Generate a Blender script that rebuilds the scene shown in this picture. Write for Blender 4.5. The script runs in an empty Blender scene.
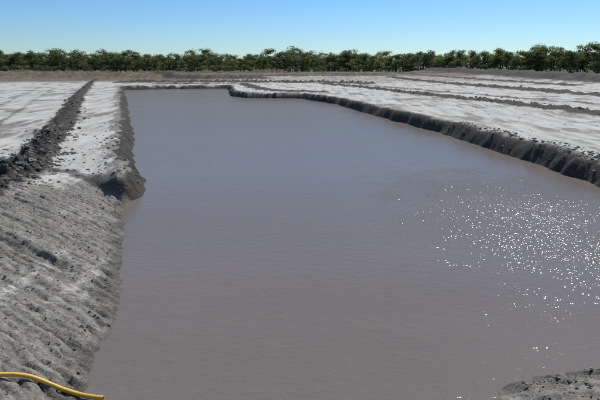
import bpy, math, random
import numpy as np
random.seed(4); rng=np.random.default_rng(7)
sc=bpy.context.scene

# ---------------------------------------------------------------- noise
_perm=rng.permutation(4096).astype(np.int64)
_ang=rng.random(4096)*2*np.pi
_gx=np.cos(_ang); _gy=np.sin(_ang)
def perlin(x,y):
    xi=np.floor(x).astype(np.int64); yi=np.floor(y).astype(np.int64)
    xf=x-xi; yf=y-yi
    u=xf*xf*xf*(xf*(xf*6-15)+10); v=yf*yf*yf*(yf*(yf*6-15)+10)
    def g(ix,iy,dx,dy):
        h=_perm[(_perm[ix&4095]+iy)&4095]
        return _gx[h]*dx+_gy[h]*dy
    a=g(xi,yi,xf,yf); b=g(xi+1,yi,xf-1,yf)
    c=g(xi,yi+1,xf,yf-1); d=g(xi+1,yi+1,xf-1,yf-1)
    return (a+(b-a)*u+((c+(d-c)*u)-(a+(b-a)*u))*v)*1.5
def fbm(x,y,o=3,s=0):
    r=0;a=1
    for i in range(o):
        r=r+a*perlin(x*2**i+17.3*i+s,y*2**i-9.1*i+s*1.7); a*=.5
    return r
def ss(a,b,x):
    t=np.clip((x-a)/(b-a),0,1); return t*t*(3-2*t)
def polydist(x,y,P,closed=False):
    d=np.full(x.shape,1e9); n=len(P)
    for i in range(n if closed else n-1):
        ax,ay=P[i]; bx,by=P[(i+1)%n]
        ex,ey=bx-ax,by-ay; L=ex*ex+ey*ey
        t=np.clip(((x-ax)*ex+(y-ay)*ey)/L,0,1)
        d=np.minimum(d,(x-ax-t*ex)**2+(y-ay-t*ey)**2)
    return np.sqrt(d)
def inside(x,y,P):
    c=np.zeros(x.shape,bool); n=len(P)
    for i in range(n):
        ax,ay=P[i]; bx,by=P[(i+1)%n]
        if ay==by: continue
        k=((ay>y)!=(by>y))&(x<(bx-ax)*(y-ay)/(by-ay)+ax)
        c^=k
    return c

POND=[(-2.55,4.7),(-2.67,5.65),(-2.83,6.57),(-2.98,7.77),(-3.47,9.43),(-3.97,10.82),(-4.35,12.24),(-5.1,14.36),
(-5.29,15.3),(-4.9,16.3),(-5.22,17.28),(-6.29,19.68),(-7.92,24.43),(-11.2,34.7),(-17.0,51.7),(-33.2,99.6),(-26.5,104.4),
(-14.5,107.0),(-10.2,78.1),(-7.6,72.8),(0.0,71.6),(4.0,60.5),(6.7,44.2),(8.9,33.0),(9.83,25.34),(10.22,20.91),(10.4,17.59),
(10.55,13.09),(10.9,9),(10.6,6.8),(8.5,5.9),(6,6.2),(4.1,6.35),(3.26,6.2),(2.77,5.95),(2.49,5.65),(2.11,5.27),(1.2,4.4),(-1.4,4.2)]
RIDGE_L=[(-56.1,146.8),(-49.1,125.7),(-27.1,64.8),(-18.1,41.4),(-13.3,28.7),(-10.65,21.3),(-9.3,17.2),(-8.9,14.0),(-9.3,9.5),(-10,3)]
RUT1=[(-65.8,151.4),(-28.2,56.2),(-18.6,32.4),(-12.64,18.0),(-11.5,8)]
RUT2=[(-69.5,151.4),(-30.7,56.2),(-21,32.4),(-15,18.0),(-14,8)]
ROADL=[(-80,151.4),(-51.1,90.5),(-30,44),(-22,20)]
RA=[(5,112),(10.7,94.5),(15.4,67.8),(19.4,51.2),(21.8,38.2),(24,22)]
RA2=[(12,112),(17,88),(22.4,67.8),(27,51.2),(30,38.2)]
RB=[(28.8,170.8),(32.0,113.6),(36.3,60.5),(39,30)]
RC=[(64,300),(70,181.8),(66,113.3),(64,80),(66,50)]
BL=[(-200,165),(-120,160),(-75,165),(-45,158)]
BM=[(-45,165),(-30,150),(-12,152)]
BN=[(-32,235),(20,215),(60,225),(110,235)]

def terrain(x,y):
    r=np.hypot(x,y)
    dist=polydist(x,y,POND,True)
    d=np.where(inside(x,y,POND),-dist,dist)
    nfine=fbm(x*1.3,y*1.3,3)
    line=y-(15.75-(x+5.57)*0.6)+0.35*perlin(x*1.1,y*1.1)
    gentle=(1-ss(-.25,.3,line))*(x<3.2)
    gentle=np.maximum(gentle,(1-ss(7.2,8.5,y))*1.0)
    dw=d+ (0.22*perlin(x*.55,y*.55)+.12*nfine)*(1-gentle*.6)*np.where(r<60,1,1.8)
    lip=.70+.1*perlin(x*.4,y*.4)
    W=.58+.2*perlin(x*.3+9,y*.3)
    steep=np.where(dw<0,dw*1.2,lip*ss(-.15,1,dw/W)+.0)
    steep=steep+.10*np.exp(-((dw-.85)/.35)**2)*(.3+ .8*np.abs(fbm(x*1.1,y*1.1,2,5)))
    gp=np.where(dw<0,dw*.6,.78*(1-np.exp(-np.maximum(dw,0)/2.0)))
    z=steep*(1-gentle)+gp*gentle
    land=ss(0,.25,d)
    fade=lambda w: np.clip(1.6-(.045+.012*np.maximum(r-10,0))/w*1.2,0,1)
    far=ss(.7,1.4,d+.35*nfine)*(1-gentle)
    z=z+far*.035*fbm(x*.35,y*.35,2,3)
    ax_=x*.93+y*.36; bx_=-x*.36+y*.93
    st=fbm(ax_*1.6,bx_*.12,3,51)
    z=z+far*fade(.3)*.022*st
    z=z+land*fade(.25)*(.012+.014*ss(0,1,perlin(x*.3,y*.3)+.5))*fbm(x*4,y*4,3,8)*(1-gentle)
    face=np.exp(-((dw-.4)/.5)**2)*(1-gentle)*(d>-.3)
    z=z+face*fade(.35)*.08*fbm(x*2.6,y*2.6,3,21)
    # gentle slope: parallel comb-like furrows left by the excavator, running downslope
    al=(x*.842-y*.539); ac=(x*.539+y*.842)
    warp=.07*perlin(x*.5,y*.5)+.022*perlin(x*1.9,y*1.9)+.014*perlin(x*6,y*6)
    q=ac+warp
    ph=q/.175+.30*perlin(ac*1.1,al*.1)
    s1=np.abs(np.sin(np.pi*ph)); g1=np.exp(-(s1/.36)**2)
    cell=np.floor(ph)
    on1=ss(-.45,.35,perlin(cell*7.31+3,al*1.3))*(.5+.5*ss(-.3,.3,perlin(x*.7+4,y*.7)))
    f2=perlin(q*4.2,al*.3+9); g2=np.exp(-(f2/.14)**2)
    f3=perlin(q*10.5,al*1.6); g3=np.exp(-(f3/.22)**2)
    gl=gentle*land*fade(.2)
    z=z-gl*(.042*g1*on1+.034*g2+.018*g3)+gl*.034
    z=z+gl*(.035*perlin(x*1.6,y*1.6)+.020*fbm(x*6.3,y*6.3,2,2)+.030*np.abs(fbm(x*10,y*10,2,6)))
    z=z+gentle*np.exp(-((d-.25)/.3)**2)*.06*fbm(x*3.5,y*3.5,2,31)
    G=[(-7.6,11.1),(-6.3,10.34),(-5.33,9.75),(-4.4,9.1)]
    dg=polydist(x,y,G)+.08*nfine
    z=z-gentle*.08*np.exp(-(dg/.12)**2)+gentle*.05*np.exp(-((dg-.30)/.14)**2)
    dark=np.zeros_like(x)
    def ridge(P,h,w,lump=.6,s=0,dk=1.0,dw_=1.3):
        nonlocal z,dark
        dd=polydist(x,y,P)+w*.45*perlin(x*.5/w**.5+s,y*.5/w**.5)+w*.2*perlin(x*1.7,y*1.7+s)
        e=np.exp(-(dd/w)**2)
        hh=h*(1-lump*.5+lump*np.abs(fbm(x*1.4/w**.5+s,y*1.4/w**.5,3,s))*1.3)
        z=z+e*hh*(d>0.3)
        dark=np.maximum(dark,dk*ss(.25,.6,np.exp(-(dd/(w*dw_))**2)))
    ridge(RIDGE_L,.26,.62,1.3,1,.9)
    ridge(RA,.34,.9,.8,2,1.); ridge(RA2,.14,.6,1.,3,.6); ridge(RB,.42,1.2,.7,4,1.)
    ridge(RC,2.2,5.0,.35,5,.95)
    ridge([(38,250),(45,190),(50,130),(52,100)],.45,1.3,.6,12,.8)
    ridge([(-40,121),(-20,124),(5,120),(14,112)],.6,2.2,.9,13,.9)
    ridge([(-30,112),(-12,113),(-6,84),(-2,77.5),(3,74.5)],.25,1.1,.9,15,.8)
    ridge(BL,1.7,6,.6,6,.35); ridge(BM,1.0,3.5,.8,7,.85); ridge(BN,.7,4,.8,8,.7)
    ridge([(-260,215),(-120,225),(-50,215),(-10,228)],1.1,5,.8,9,.6)
    ridge([(-60,190),(-20,182),(30,190)],.6,4,.8,19,.7)
    for P in (RUT1,RUT2):
        dd=polydist(x,y,P)+.05*perlin(x*.7,y*.7)
        z=z-.05*np.exp(-(dd/.18)**2)*fade(.2)+.035*np.exp(-((dd-.4)/.15)**2)*fade(.2)
        dark=np.maximum(dark,.55*np.exp(-(dd/.28)**2))
    z=z+1.3*ss(110,270,y)
    z=z+ (1-ss(-.5,4.4,y))*1.9*(1-ss(9,16,np.abs(x)))*(y<4.4)
    salt=far*(1-dark)
    salt=salt*(.48+.58*ss(-.45,.35,fbm(x*.22,y*.22,3,40)))-.32*np.abs(st)*far
    salt=np.maximum(salt,gentle*.30*ss(1.0,2.8,d+.5*nfine)*ss(-.3,.4,perlin(x*.6,y*.6)))
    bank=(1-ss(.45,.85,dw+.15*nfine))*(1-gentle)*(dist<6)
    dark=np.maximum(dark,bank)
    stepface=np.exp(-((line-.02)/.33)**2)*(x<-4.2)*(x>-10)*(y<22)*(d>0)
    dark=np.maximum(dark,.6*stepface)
    wet=gentle*(1-ss(.0,.75,d+.3*nfine))
    dark=np.maximum(dark,.60*wet)
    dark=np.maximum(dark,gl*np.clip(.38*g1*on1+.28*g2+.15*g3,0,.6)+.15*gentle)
    dark=np.maximum(dark,.45*gentle*np.exp(-(dg/.2)**2))
    brown=ss(112,145,y+8*perlin(x*.03,y*.03))*(1-.65*ss(-35,-10,x)*(1-ss(175,205,y+15*perlin(x*.02+5,y*.05))))
    brown=np.maximum(brown,ss(2,8,polydist(x,y,ROADL)*np.where(x<-(22+ (y-20)*.44),1,-1)))
    brown=np.clip(brown,0,1)
    salt=np.clip(salt,0,1)*(1-brown)
    return z,salt,dark,brown,gentle*land

# ---------------------------------------------------------------- ground sheet
def axis(a,b,lo,hi,st=.034,gr=1.0125):
    core=list(np.arange(a,b,st))
    def grow(x0,lim,sg):
        out=[];s=st;x=x0
        while (lim-x)*sg>0:
            s*=gr if s<2.5 else 1.06
            x+=sg*s; out.append(x)
        return out
    return np.array(grow(core[0],lo,-1)[::-1]+core+grow(core[-1],hi,1))
xs=axis(-7.6,-2.5,-2500,2500); ys=axis(5.0,14.0,-300,6000)
X,Y=np.meshgrid(xs,ys)
Z,SALT,DARK,BROWN,GENT=terrain(X,Y)
ny,nx=X.shape
def mesh_np(name,co,faces,smooth=True):
    me=bpy.data.meshes.new(name)
    nf,k=faces.shape
    me.vertices.add(len(co)); me.vertices.foreach_set('co',co.astype(np.float32).ravel())
    me.loops.add(nf*k); me.loops.foreach_set('vertex_index',faces.astype(np.int32).ravel())
    me.polygons.add(nf); me.polygons.foreach_set('loop_start',np.arange(0,nf*k,k,dtype=np.int32))
    me.polygons.foreach_set('use_smooth',np.full(nf,smooth))
    me.update(calc_edges=True)
    return me
idx=np.arange(nx*ny).reshape(ny,nx)
F=np.stack([idx[:-1,:-1],idx[:-1,1:],idx[1:,1:],idx[1:,:-1]],-1).reshape(-1,4)
gm=mesh_np('ground',np.stack([X,Y,Z],-1).reshape(-1,3),F)
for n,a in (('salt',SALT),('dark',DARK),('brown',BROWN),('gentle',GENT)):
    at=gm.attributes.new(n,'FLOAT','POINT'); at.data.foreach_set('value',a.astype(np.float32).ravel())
ground=bpy.data.objects.new('ground',gm); sc.collection.objects.link(ground)

# ---------------------------------------------------------------- material helpers
class NT:
    def __init__(s,name):
        s.m=bpy.data.materials.new(name); s.m.use_nodes=True
        s.t=s.m.node_tree; s.t.nodes.clear()
        s.out=s.n('ShaderNodeOutputMaterial')
    def n(s,ty,**k):
        o=s.t.nodes.new(ty)
        for a,v in k.items(): setattr(o,a,v)
        return o
    def l(s,a,b): s.t.links.new(a,b)
    def noise(s,scale,detail=4,rough=.55,vec=None):
        o=s.n('ShaderNodeTexNoise'); o.inputs['Scale'].default_value=scale
        o.inputs['Detail'].default_value=detail; o.inputs['Roughness'].default_value=rough
        if vec is not None: s.l(vec,o.inputs['Vector'])
        return o.outputs['Fac']
    def ramp(s,fac,a,b,lo=0,hi=1):
        o=s.n('ShaderNodeMapRange'); o.interpolation_type='SMOOTHSTEP'
        s.l(fac,o.inputs[0]); 
        for i,v in enumerate((a,b,lo,hi)): o.inputs[i+1].default_value=v
        return o.outputs[0]
    def math(s,op,a,b=None):
        o=s.n('ShaderNodeMath',operation=op)
        for i,v in enumerate((a,b)):
            if v is None: continue
            if isinstance(v,(int,float)): o.inputs[i].default_value=v
            else: s.l(v,o.inputs[i])
        return o.outputs[0]
    def mix(s,f,a,b):
        o=s.n('ShaderNodeMix',data_type='RGBA')
        if isinstance(f,(int,float)): o.inputs[0].default_value=f
        else: s.l(f,o.inputs[0])
        for i,v in ((6,a),(7,b)):
            if isinstance(v,tuple): o.inputs[i].default_value=(*v,1)
            else: s.l(v,o.inputs[i])
        return o.outputs[2]
    def attr(s,n):
        o=s.n('ShaderNodeAttribute'); o.attribute_name=n; return o.outputs['Fac']
    def bump(s,h,st,dist,prev=None):
        o=s.n('ShaderNodeBump'); o.inputs['Distance'].default_value=dist
        if isinstance(st,(int,float)): o.inputs['Strength'].default_value=st
        else: s.l(st,o.inputs['Strength'])
        s.l(h,o.inputs['Height'])
        if prev is not None: s.l(prev,o.inputs['Normal'])
        return o.outputs[0]
    def bsdf(s,col,rough=.9,spec=.2,nrm=None):
        b=s.n('ShaderNodeBsdfPrincipled')
        if isinstance(col,tuple): b.inputs['Base Color'].default_value=(*col,1)
        else: s.l(col,b.inputs['Base Color'])
        if isinstance(rough,(int,float)): b.inputs['Roughness'].default_value=rough
        else: s.l(rough,b.inputs['Roughness'])
        b.inputs['Specular IOR Level'].default_value=spec
        if nrm is not None: s.l(nrm,b.inputs['Normal'])
        s.l(b.outputs[0],s.out.inputs[0]); return b

g=NT('salt_crusted_mud')
tc=g.n('ShaderNodeTexCoord').outputs['Object']
mp=g.n('ShaderNodeMapping'); g.l(tc,mp.inputs[0]); mp.inputs['Rotation'].default_value=(0,0,-.37); mp.inputs['Scale'].default_value=(1,.12,1)
n2=g.noise(5,5,.65,tc); n3=g.noise(22,4,.65,tc); n0=g.noise(.14,5,.6,tc); ns=g.noise(1.3,5,.65,mp.outputs[0])
mud=g.mix(g.ramp(n2,.35,.65),(.148,.137,.119),(.25,.236,.212))
mud=g.mix(g.ramp(n3,.50,.68,0,.55),mud,(.38,.365,.335))
saltc=g.mix(g.ramp(ns,.35,.65),(.345,.33,.298),(.51,.495,.458))
saltc=g.mix(g.ramp(n2,.54,.74,0,.55),saltc,(.24,.228,.20))
sf=g.math('ADD',g.attr('salt'),g.math('MULTIPLY',g.math('SUBTRACT',n2,.5),.8))
sf=g.math('ADD',sf,g.math('MULTIPLY',g.math('SUBTRACT',n0,.5),1.8))
sf=g.math('ADD',sf,g.math('MULTIPLY',g.math('SUBTRACT',ns,.5),2.0))
c=g.mix(g.ramp(sf,.20,.62),mud,saltc)
brownc=g.mix(g.ramp(ns,.35,.65),(.10,.08,.055),(.19,.155,.115))
brownc=g.mix(g.ramp(n0,.48,.66,0,.7),brownc,(.09,.095,.045))
c=g.mix(g.attr('brown'),c,brownc)
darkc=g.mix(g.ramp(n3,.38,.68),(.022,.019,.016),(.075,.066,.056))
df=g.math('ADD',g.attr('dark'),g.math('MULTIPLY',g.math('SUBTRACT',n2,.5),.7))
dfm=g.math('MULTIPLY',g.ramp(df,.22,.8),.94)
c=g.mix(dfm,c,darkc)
bm=g.bump(n3,.8,.035); bm=g.bump(n2,.42,.09,bm)
g.bsdf(c,.92,.15,bm)
gm.materials.append(g.m)

# ---------------------------------------------------------------- water
wm=mesh_np('pond_water',np.array([(-45,3.2,0),(15,3.2,0),(15,112,0),(-45,112,0)],float),np.array([[0,1,2,3]]),False)
water=bpy.data.objects.new('pond_water',wm); sc.collection.objects.link(water)
w=NT('muddy_water')
tc=w.n('ShaderNodeTexCoord').outputs['Object']
mp=w.n('ShaderNodeMapping'); w.l(tc,mp.inputs[0]); mp.inputs['Rotation'].default_value=(0,0,.35); mp.inputs['Scale'].default_value=(.8,1.3,1)
mp2=w.n('ShaderNodeMapping'); w.l(tc,mp2.inputs[0]); mp2.inputs['Rotation'].default_value=(0,0,.3); mp2.inputs['Scale'].default_value=(.35,1.0,1)
big=w.noise(.13,4,.55,mp2.outputs[0]); wb=w.noise(4.5,3,.55,mp.outputs[0]); wc=w.noise(14,1.5,.5,tc)
nb=w.bump(wb,w.ramp(big,.38,.6,.30,.50),.033)
# breeze patch with steeper small wavelets (they catch the sun)
vs_=w.n('ShaderNodeVectorMath',operation='SUBTRACT'); w.l(tc,vs_.inputs[0]); vs_.inputs[1].default_value=(5.8,14.4,0)
vm=w.n('ShaderNodeVectorMath',operation='MULTIPLY'); w.l(vs_.outputs[0],vm.inputs[0]); vm.inputs[1].default_value=(.20,.115,0)
vl=w.n('ShaderNodeVectorMath',operation='LENGTH'); w.l(vm.outputs[0],vl.inputs[0])
pm=w.math('ADD',w.ramp(vl.outputs['Value'],0,1.35,1,0),w.math('MULTIPLY',w.math('SUBTRACT',w.noise(.9,4,.75,tc),.5),2.0))
pm=w.ramp(pm,.12,1.0,.16,.96)
nb=w.bump(wc,pm,.029,nb)
wcol=w.mix(w.ramp(big,.3,.7),(.146,.126,.113),(.166,.145,.131))
df_=w.n('ShaderNodeBsdfDiffuse'); w.l(wcol,df_.inputs[0]); w.l(nb,df_.inputs['Normal'])
gs=w.n('ShaderNodeBsdfGlossy'); gs.inputs['Roughness'].default_value=.085; w.l(nb,gs.inputs['Normal'])
fr=w.n('ShaderNodeFresnel'); fr.inputs[0].default_value=1.33; w.l(nb,fr.inputs['Normal'])
ff=w.math('MINIMUM',w.math('MULTIPLY',fr.outputs[0],.75),.25)
mxw=w.n('ShaderNodeMixShader'); w.l(ff,mxw.inputs[0]); w.l(df_.outputs[0],mxw.inputs[1]); w.l(gs.outputs[0],mxw.inputs[2]); w.l(mxw.outputs[0],w.out.inputs[0])
wm.materials.append(w.m)

# ---------------------------------------------------------------- clods
def ico():
    import bmesh
    bm_=bmesh.new(); bmesh.ops.create_icosphere(bm_,subdivisions=2,radius=1)
    v=np.array([q.co[:] for q in bm_.verts]); f=np.array([[q.index for q in p.verts] for p in bm_.faces]); bm_.free(); return v,f
IV,IF=ico()
def along(P,n,spread,near=True):
    P=np.array(P); seg=np.diff(P,axis=0); L=np.hypot(seg[:,0],seg[:,1])
    mid=(P[:-1]+P[1:])/2; wgt=L/(np.hypot(mid[:,0],mid[:,1])**1.1 if near else 1)
    k=rng.choice(len(L),n,p=wgt/wgt.sum()); t=rng.random(n)[:,None]
    return P[k]+seg[k]*t+rng.normal(0,spread,(n,2))
pts=[];sz=[]
def add(p,lo,hi,pw=3):
    pts.append(p); sz.append(lo+(hi-lo)*rng.random(len(p))**pw)
add(along(RIDGE_L,1500,.5),.02,.15,4)
add(along(RIDGE_L[4:8],1400,.6),.012,.09)
add(along([(9.8,33),(10.9,25.3),(11.3,20.9),(11.5,17.6),(11.6,13)],700,.4),.015,.09)
add(along(POND[9:14],250,.5)+np.array([-.9,0]),.015,.08)
add(along(RA,500,.7),.03,.14); add(along(RB,300,1.0),.04,.2)
q=np.stack([rng.uniform(-9,-2.6,5500),rng.uniform(5,16,5500)],-1); add(q,.004,.028,4)
q=np.stack([rng.uniform(2,5,1500),rng.uniform(4.2,6.5,1500)],-1); add(q,.005,.028,3)
q=np.stack([rng.uniform(-10,-5,250),rng.uniform(15,24,250)],-1); add(q,.01,.05,3)
q=np.stack([rng.uniform(11.5,22,700),rng.uniform(16,50,700)],-1); add(q,.01,.05,4)
pts=np.concatenate(pts); sz=np.concatenate(sz)
tz=terrain(pts[:,0],pts[:,1])[0]
k=tz>.03; pts=pts[k]; sz=sz[k]; tz=tz[k]; N=len(pts)
V=IV[None]*(1+.24*rng.normal(size=(N,len(IV),1)).clip(-1.6,1.6))
V=V*rng.uniform(.6,1.35,(N,1,3))*sz[:,None,None]*np.array([1,1,.6])
a=rng.random(N)*6.28; ca,sa=np.cos(a)[:,None],np.sin(a)[:,None]
V=np.stack([V[...,0]*ca-V[...,1]*sa,V[...,0]*sa+V[...,1]*ca,V[...,2]],-1)
V+=np.concatenate([pts,(tz+sz*.08)[:,None]],-1)[:,None]
Fc=(IF[None]+(np.arange(N)*len(IV))[:,None,None]).reshape(-1,3)
cm=mesh_np('mud_clods',V.reshape(-1,3),Fc,False)
cr=np.repeat(rng.random(N),len(IV)); at=cm.attributes.new('rnd','FLOAT','POINT'); at.data.foreach_set('value',cr.astype(np.float32))
m=NT('clod_mud'); tc=m.n('ShaderNodeTexCoord').outputs['Object']
cc=m.mix(m.attr('rnd'),(.08,.073,.064),(.26,.245,.22)); cc=m.mix(m.ramp(m.noise(18,4,.6,tc),.45,.7,0,.6),cc,(.34,.33,.31))
m.bsdf(cc,.95,.1,m.bump(m.noise(50,3,.6,tc),.5,.02)); cm.materials.append(m.m)
clods=bpy.data.objects.new('mud_clods',cm); sc.collection.objects.link(clods)

# ---------------------------------------------------------------- yellow hose
hp=[(-5.3,5.0),(-4.6,5.22),(-4.03,5.42),(-3.66,5.6),(-3.35,5.70),(-2.97,5.72),(-2.7,5.68),(-2.42,5.60)]
hz=[]
for (x,y) in hp:
    z=float(terrain(np.array([x]),np.array([y]))[0][0])
    hz.append(max(z,.0)+.045)
hz[-1]=max(.06,hz[-1]-.02)
def catmull(P,n=14):
    P=[P[0]]+P+[P[-1]]; o=[]
    for i in range(1,len(P)-2):
        p0,p1,p2,p3=[np.array(q) for q in P[i-1:i+3]]
        for j in range(n):
            t=j/n; o.append(.5*((2*p1)+(-p0+p2)*t+(2*p0-5*p1+4*p2-p3)*t*t+(-p0+3*p1-3*p2+p3)*t**3))
    o.append(np.array(P[-2])); return o
path=np.array(catmull([(x,y,z) for (x,y),z in zip(hp,hz)],40)); R=.029; ring=16; vs=[];fs=[]
for i,pnt in enumerate(path):
    tdir=path[min(i+1,len(path)-1)]-path[max(i-1,0)]; tdir/=np.linalg.norm(tdir)
    s=np.cross(tdir,[0,0,1]); s/=np.linalg.norm(s); up=np.cross(s,tdir)
    rr=R*(1+(.05 if i%2 else -.05))
    for j in range(ring):
        th=2*np.pi*j/ring; vs.append(pnt+rr*(np.cos(th)*s+np.sin(th)*up))
n=len(path)
for i in range(n-1,n-25,-1):
    tdir=path[min(i+1,n-1)]-path[i-1]; tdir/=np.linalg.norm(tdir); s=np.cross(tdir,[0,0,1]); s/=np.linalg.norm(s); up=np.cross(s,tdir)
    for j in range(ring):
        th=2*np.pi*j/ring; vs.append(path[i]+R*.8*(np.cos(th)*s+np.sin(th)*up))
rows=len(vs)//ring
for i in range(rows-1):
    for j in range(ring):
        fs.append([i*ring+j,i*ring+(j+1)%ring,(i+1)*ring+(j+1)%ring,(i+1)*ring+j])
hm=mesh_np('yellow_hose',np.array(vs),np.array(fs))
y_=NT('yellow_plastic'); tc=y_.n('ShaderNodeTexCoord').outputs['Object']
yc=y_.mix(y_.ramp(y_.noise(9,5,.6,tc),.48,.72,0,.75),(.66,.42,.06),(.34,.27,.14))
y_.bsdf(yc,.5,.35); hm.materials.append(y_.m)
hose=bpy.data.objects.new('yellow_hose',hm); sc.collection.objects.link(hose)

# ---------------------------------------------------------------- tree line
lf=NT('foliage'); 
oi=lf.n('ShaderNodeObjectInfo').outputs['Random']
oc=lf.n('ShaderNodeValToRGB'); lf.l(oi,oc.inputs[0]); e=oc.color_ramp.elements
e[0].color=(.15,.20,.065,1); e[1].color=(.30,.31,.16,1)
for pos,col in ((.3,(.26,.30,.11,1)),(.55,(.16,.20,.085,1)),(.8,(.31,.30,.15,1))):
    q=e.new(pos); q.color=col
c2=lf.mix(lf.attr('tone'),(.072,.092,.046),oc.outputs[0])  # low end is a shadow tone, lifted for haze, mixed into leaf colour
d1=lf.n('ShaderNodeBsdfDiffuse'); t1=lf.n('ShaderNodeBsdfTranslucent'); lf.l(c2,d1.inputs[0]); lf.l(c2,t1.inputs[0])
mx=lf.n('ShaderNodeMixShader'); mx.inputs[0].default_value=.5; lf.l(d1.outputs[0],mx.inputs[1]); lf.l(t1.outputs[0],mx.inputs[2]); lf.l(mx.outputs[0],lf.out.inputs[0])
bk=NT('bark'); tc=bk.n('ShaderNodeTexCoord').outputs['Object']
bk.bsdf(bk.mix(bk.noise(6,4,.6,tc),(.06,.05,.04),(.16,.13,.10)),.95,.1)
def limb(p0,p1,r0,r1,vs,fs,k=6,seg=4):
    p0,p1=np.array(p0,float),np.array(p1,float); b=len(vs)
    t=(p1-p0)/np.linalg.norm(p1-p0); s=np.cross(t,[.3,.9,.1]); s/=np.linalg.norm(s); u=np.cross(s,t)
    bend=rng.normal(0,.05*np.linalg.norm(p1-p0),3)
    for i in range(seg+1):
        f=i/seg; c=p0+(p1-p0)*f+bend*math.sin(f*math.pi); r=r0+(r1-r0)*f
        for j in range(k): vs.append(c+r*(math.cos(6.283*j/k)*s+math.sin(6.283*j/k)*u))
    for i in range(seg):
        for j in range(k): fs.append([b+i*k+j,b+i*k+(j+1)%k,b+(i+1)*k+(j+1)%k,b+(i+1)*k+j])
def make_tree(name,shrub=False):
    vs=[];fs=[]; lobes=[]
    if not shrub:
        th=rng.uniform(.25,.38); top=np.array([rng.normal(0,.03),rng.normal(0,.03),th])
        limb((0,0,-.05),top,.028,.018,vs,fs)
        for i in range(rng.integers(13,19)):
            a=rng.random()*6.28; rr=rng.uniform(.0,.38); zz=rng.uniform(.38,.88)
            rr*=1.0-.6*max(0,(zz-.6)/.3)
            c=np.array([rr*math.cos(a),rr*math.sin(a),zz]); lobes.append((c,rng.uniform(.08,.16)))
            if i<7: limb(top,c,.013,.004,vs,fs,5,3)
        for i in range(4):
            a=rng.random()*6.28; lobes.append((np.array([.28*math.cos(a),.28*math.sin(a),rng.uniform(.18,.35)]),rng.uniform(.09,.15)))
        nleaf=80; ls=.042
    else:
        for i in range(9):
            a=rng.random()*6.28; rr=rng.uniform(0,.6)
            c=np.array([rr*math.cos(a),rr*math.sin(a),rng.uniform(.15,.75)*(1-rr*.4)]); lobes.append((c,rng.uniform(.18,.32)))
            limb((0,0,-.05),c,.02,.005,vs,fs,5,2)
        nleaf=60; ls=.07
    nb=len(fs); b0=len(vs); VV=[np.array(vs)]; T=[np.ones(b0)]; cnt=0
    for c,r in lobes:
        lt=rng.uniform(.3,1.05)
        d=rng.normal(size=(nleaf,3)); d/=np.linalg.norm(d,axis=1)[:,None]
        p=c+d*(r*rng.uniform(.3,1.14,(nleaf,1)))*np.array([1.15,1.15,.8])
        nn=d+rng.normal(0,.8,(nleaf,3)); nn/=np.linalg.norm(nn,axis=1)[:,None]
        s=np.cross(nn,rng.normal(size=(nleaf,3))); s/=np.linalg.norm(s,axis=1)[:,None]; u=np.cross(nn,s)
        e_=ls*rng.uniform(.5,1.3,(nleaf,1))
        VV.append(np.stack([p-s*e_*.5,p+u*e_*.35,p+s*e_*.6,p-u*e_*.35],1).reshape(-1,3)); cnt+=nleaf
        T.append(np.repeat(np.clip(lt*(.6+.4*d[:,2])+rng.normal(0,.18,nleaf),0,1),4))  # shading put into tone: lobe undersides darker than tops, plus random variation
    me=mesh_np(name,np.concatenate(VV),np.concatenate([np.array(fs),b0+np.arange(cnt*4).reshape(-1,4)]),False)
    at=me.attributes.new('tone','FLOAT','POINT'); at.data.foreach_set('value',np.concatenate(T).astype(np.float32))
    me.materials.append(bk.m); me.materials.append(lf.m)
    mi=np.ones(nb+cnt,np.int32); mi[:nb]=0; me.polygons.foreach_set('material_index',mi); me.update()
    return me
TM=[make_tree('tree_mesh_%d'%i) for i in range(10)]; SM=[make_tree('shrub_mesh_%d'%i,True) for i in range(5)]
par=bpy.data.objects.new('tree_line',None); sc.collection.objects.link(par)
par2=bpy.data.objects.new('shrub_thicket',None); sc.collection.objects.link(par2)
def front(x): return 305-85*float(ss(20,170,np.array(x)))+6*math.sin(x*.05)
P=[];
for row in range(4):
    x=-400
    while x<360:
        x+=rng.uniform(2.2,5.2); P.append((x,front(x)+row*7+rng.uniform(-3.5,3.5),'t',row))
x=-400
while x<360:
    x+=rng.uniform(1.3,3.2); P.append((x,front(x)-5+rng.uniform(-3,3),'s',0))
PA=np.array([(p[0],p[1]) for p in P]); PZ=terrain(PA[:,0],PA[:,1])[0]
for i,(x,y,k,row) in enumerate(P):
    if k=='t':
        big=1+.32*float(perlin(np.array([x*.035]),np.array([2.+row*.2]))[0])+.22*float(perlin(np.array([x*.11]),np.array([7.+row*.5]))[0])
        h=rng.uniform(8.6,12.2)*big*(1 if row else .74)*(.96+.20*float(ss(50,140,np.array(x))))
        if rng.random()<.04: h*=1.14
        o=bpy.data.objects.new('tree_%d'%i,TM[rng.integers(len(TM))]); wd=h*rng.uniform(.95,1.4); o.parent=par
    else:
        h=rng.uniform(2.0,5.6); o=bpy.data.objects.new('shrub_%d'%i,SM[rng.integers(len(SM))]); wd=h*rng.uniform(.9,1.3); o.parent=par2
    o.location=(x,y,PZ[i]-.1); o.scale=(wd,wd,h); o.rotation_euler=(0,0,rng.random()*6.28)
    sc.collection.objects.link(o)

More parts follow.
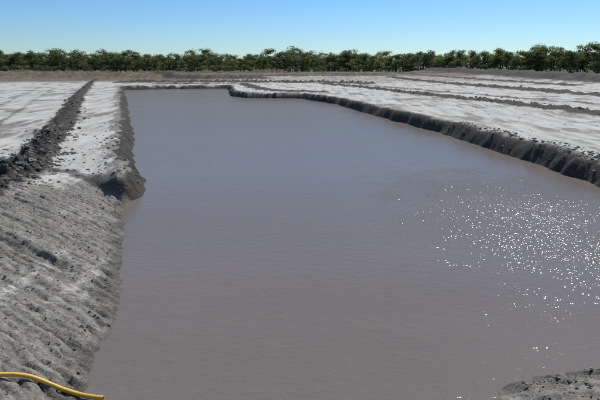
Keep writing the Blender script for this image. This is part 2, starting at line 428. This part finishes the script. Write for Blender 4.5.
# ---------------------------------------------------------------- light
AZ,EL=math.radians(29),math.radians(45)
wd_=bpy.data.worlds.new('World'); sc.world=wd_; wd_.use_nodes=True
nt=wd_.node_tree; bg=nt.nodes['Background']
sky=nt.nodes.new('ShaderNodeTexSky'); sky.sky_type='NISHITA'; sky.sun_disc=False
sky.sun_elevation=EL; sky.sun_rotation=AZ; sky.air_density=1.0; sky.dust_density=.2; sky.ozone_density=3; sky.altitude=50
tcw=nt.nodes.new('ShaderNodeTexCoord'); sx=nt.nodes.new('ShaderNodeSeparateXYZ'); nt.links.new(tcw.outputs['Generated'],sx.inputs[0])
cr_=nt.nodes.new('ShaderNodeValToRGB'); nt.links.new(sx.outputs['Z'],cr_.inputs[0])
e=cr_.color_ramp.elements; e[0].position=0; e[0].color=(.60,.75,.88,1); e[1].position=.6; e[1].color=(1,.98,.95,1)
q=e.new(.12); q.color=(.45,.70,.96,1)
mm=nt.nodes.new('ShaderNodeMix'); mm.data_type='RGBA'; mm.blend_type='MULTIPLY'; mm.inputs[0].default_value=1
nt.links.new(sky.outputs[0],mm.inputs[6]); nt.links.new(cr_.outputs[0],mm.inputs[7])
nt.links.new(mm.outputs[2],bg.inputs[0]); bg.inputs[1].default_value=.115
sl=bpy.data.lights.new('sun','SUN'); sl.energy=5.0; sl.angle=math.radians(.5); sl.color=(1,.965,.91)
so=bpy.data.objects.new('sun',sl); sc.collection.objects.link(so)
from mathutils import Vector
dirv=Vector((math.sin(AZ)*math.cos(EL),math.cos(AZ)*math.cos(EL),math.sin(EL)))
so.rotation_euler=dirv.to_track_quat('Z','Y').to_euler(); so.location=dirv*50

# ---------------------------------------------------------------- camera
cd=bpy.data.cameras.new('camera'); co=bpy.data.objects.new('camera',cd); sc.collection.objects.link(co)
cd.sensor_width=36; cd.lens=36*520/600; cd.clip_end=20000; cd.clip_start=.05
co.location=(0,0,4); co.rotation_euler=(math.radians(90)-math.atan(132/520),0,0)
sc.camera=co
sc.view_settings.view_transform='Standard'; sc.view_settings.look='None'; sc.view_settings.exposure=0
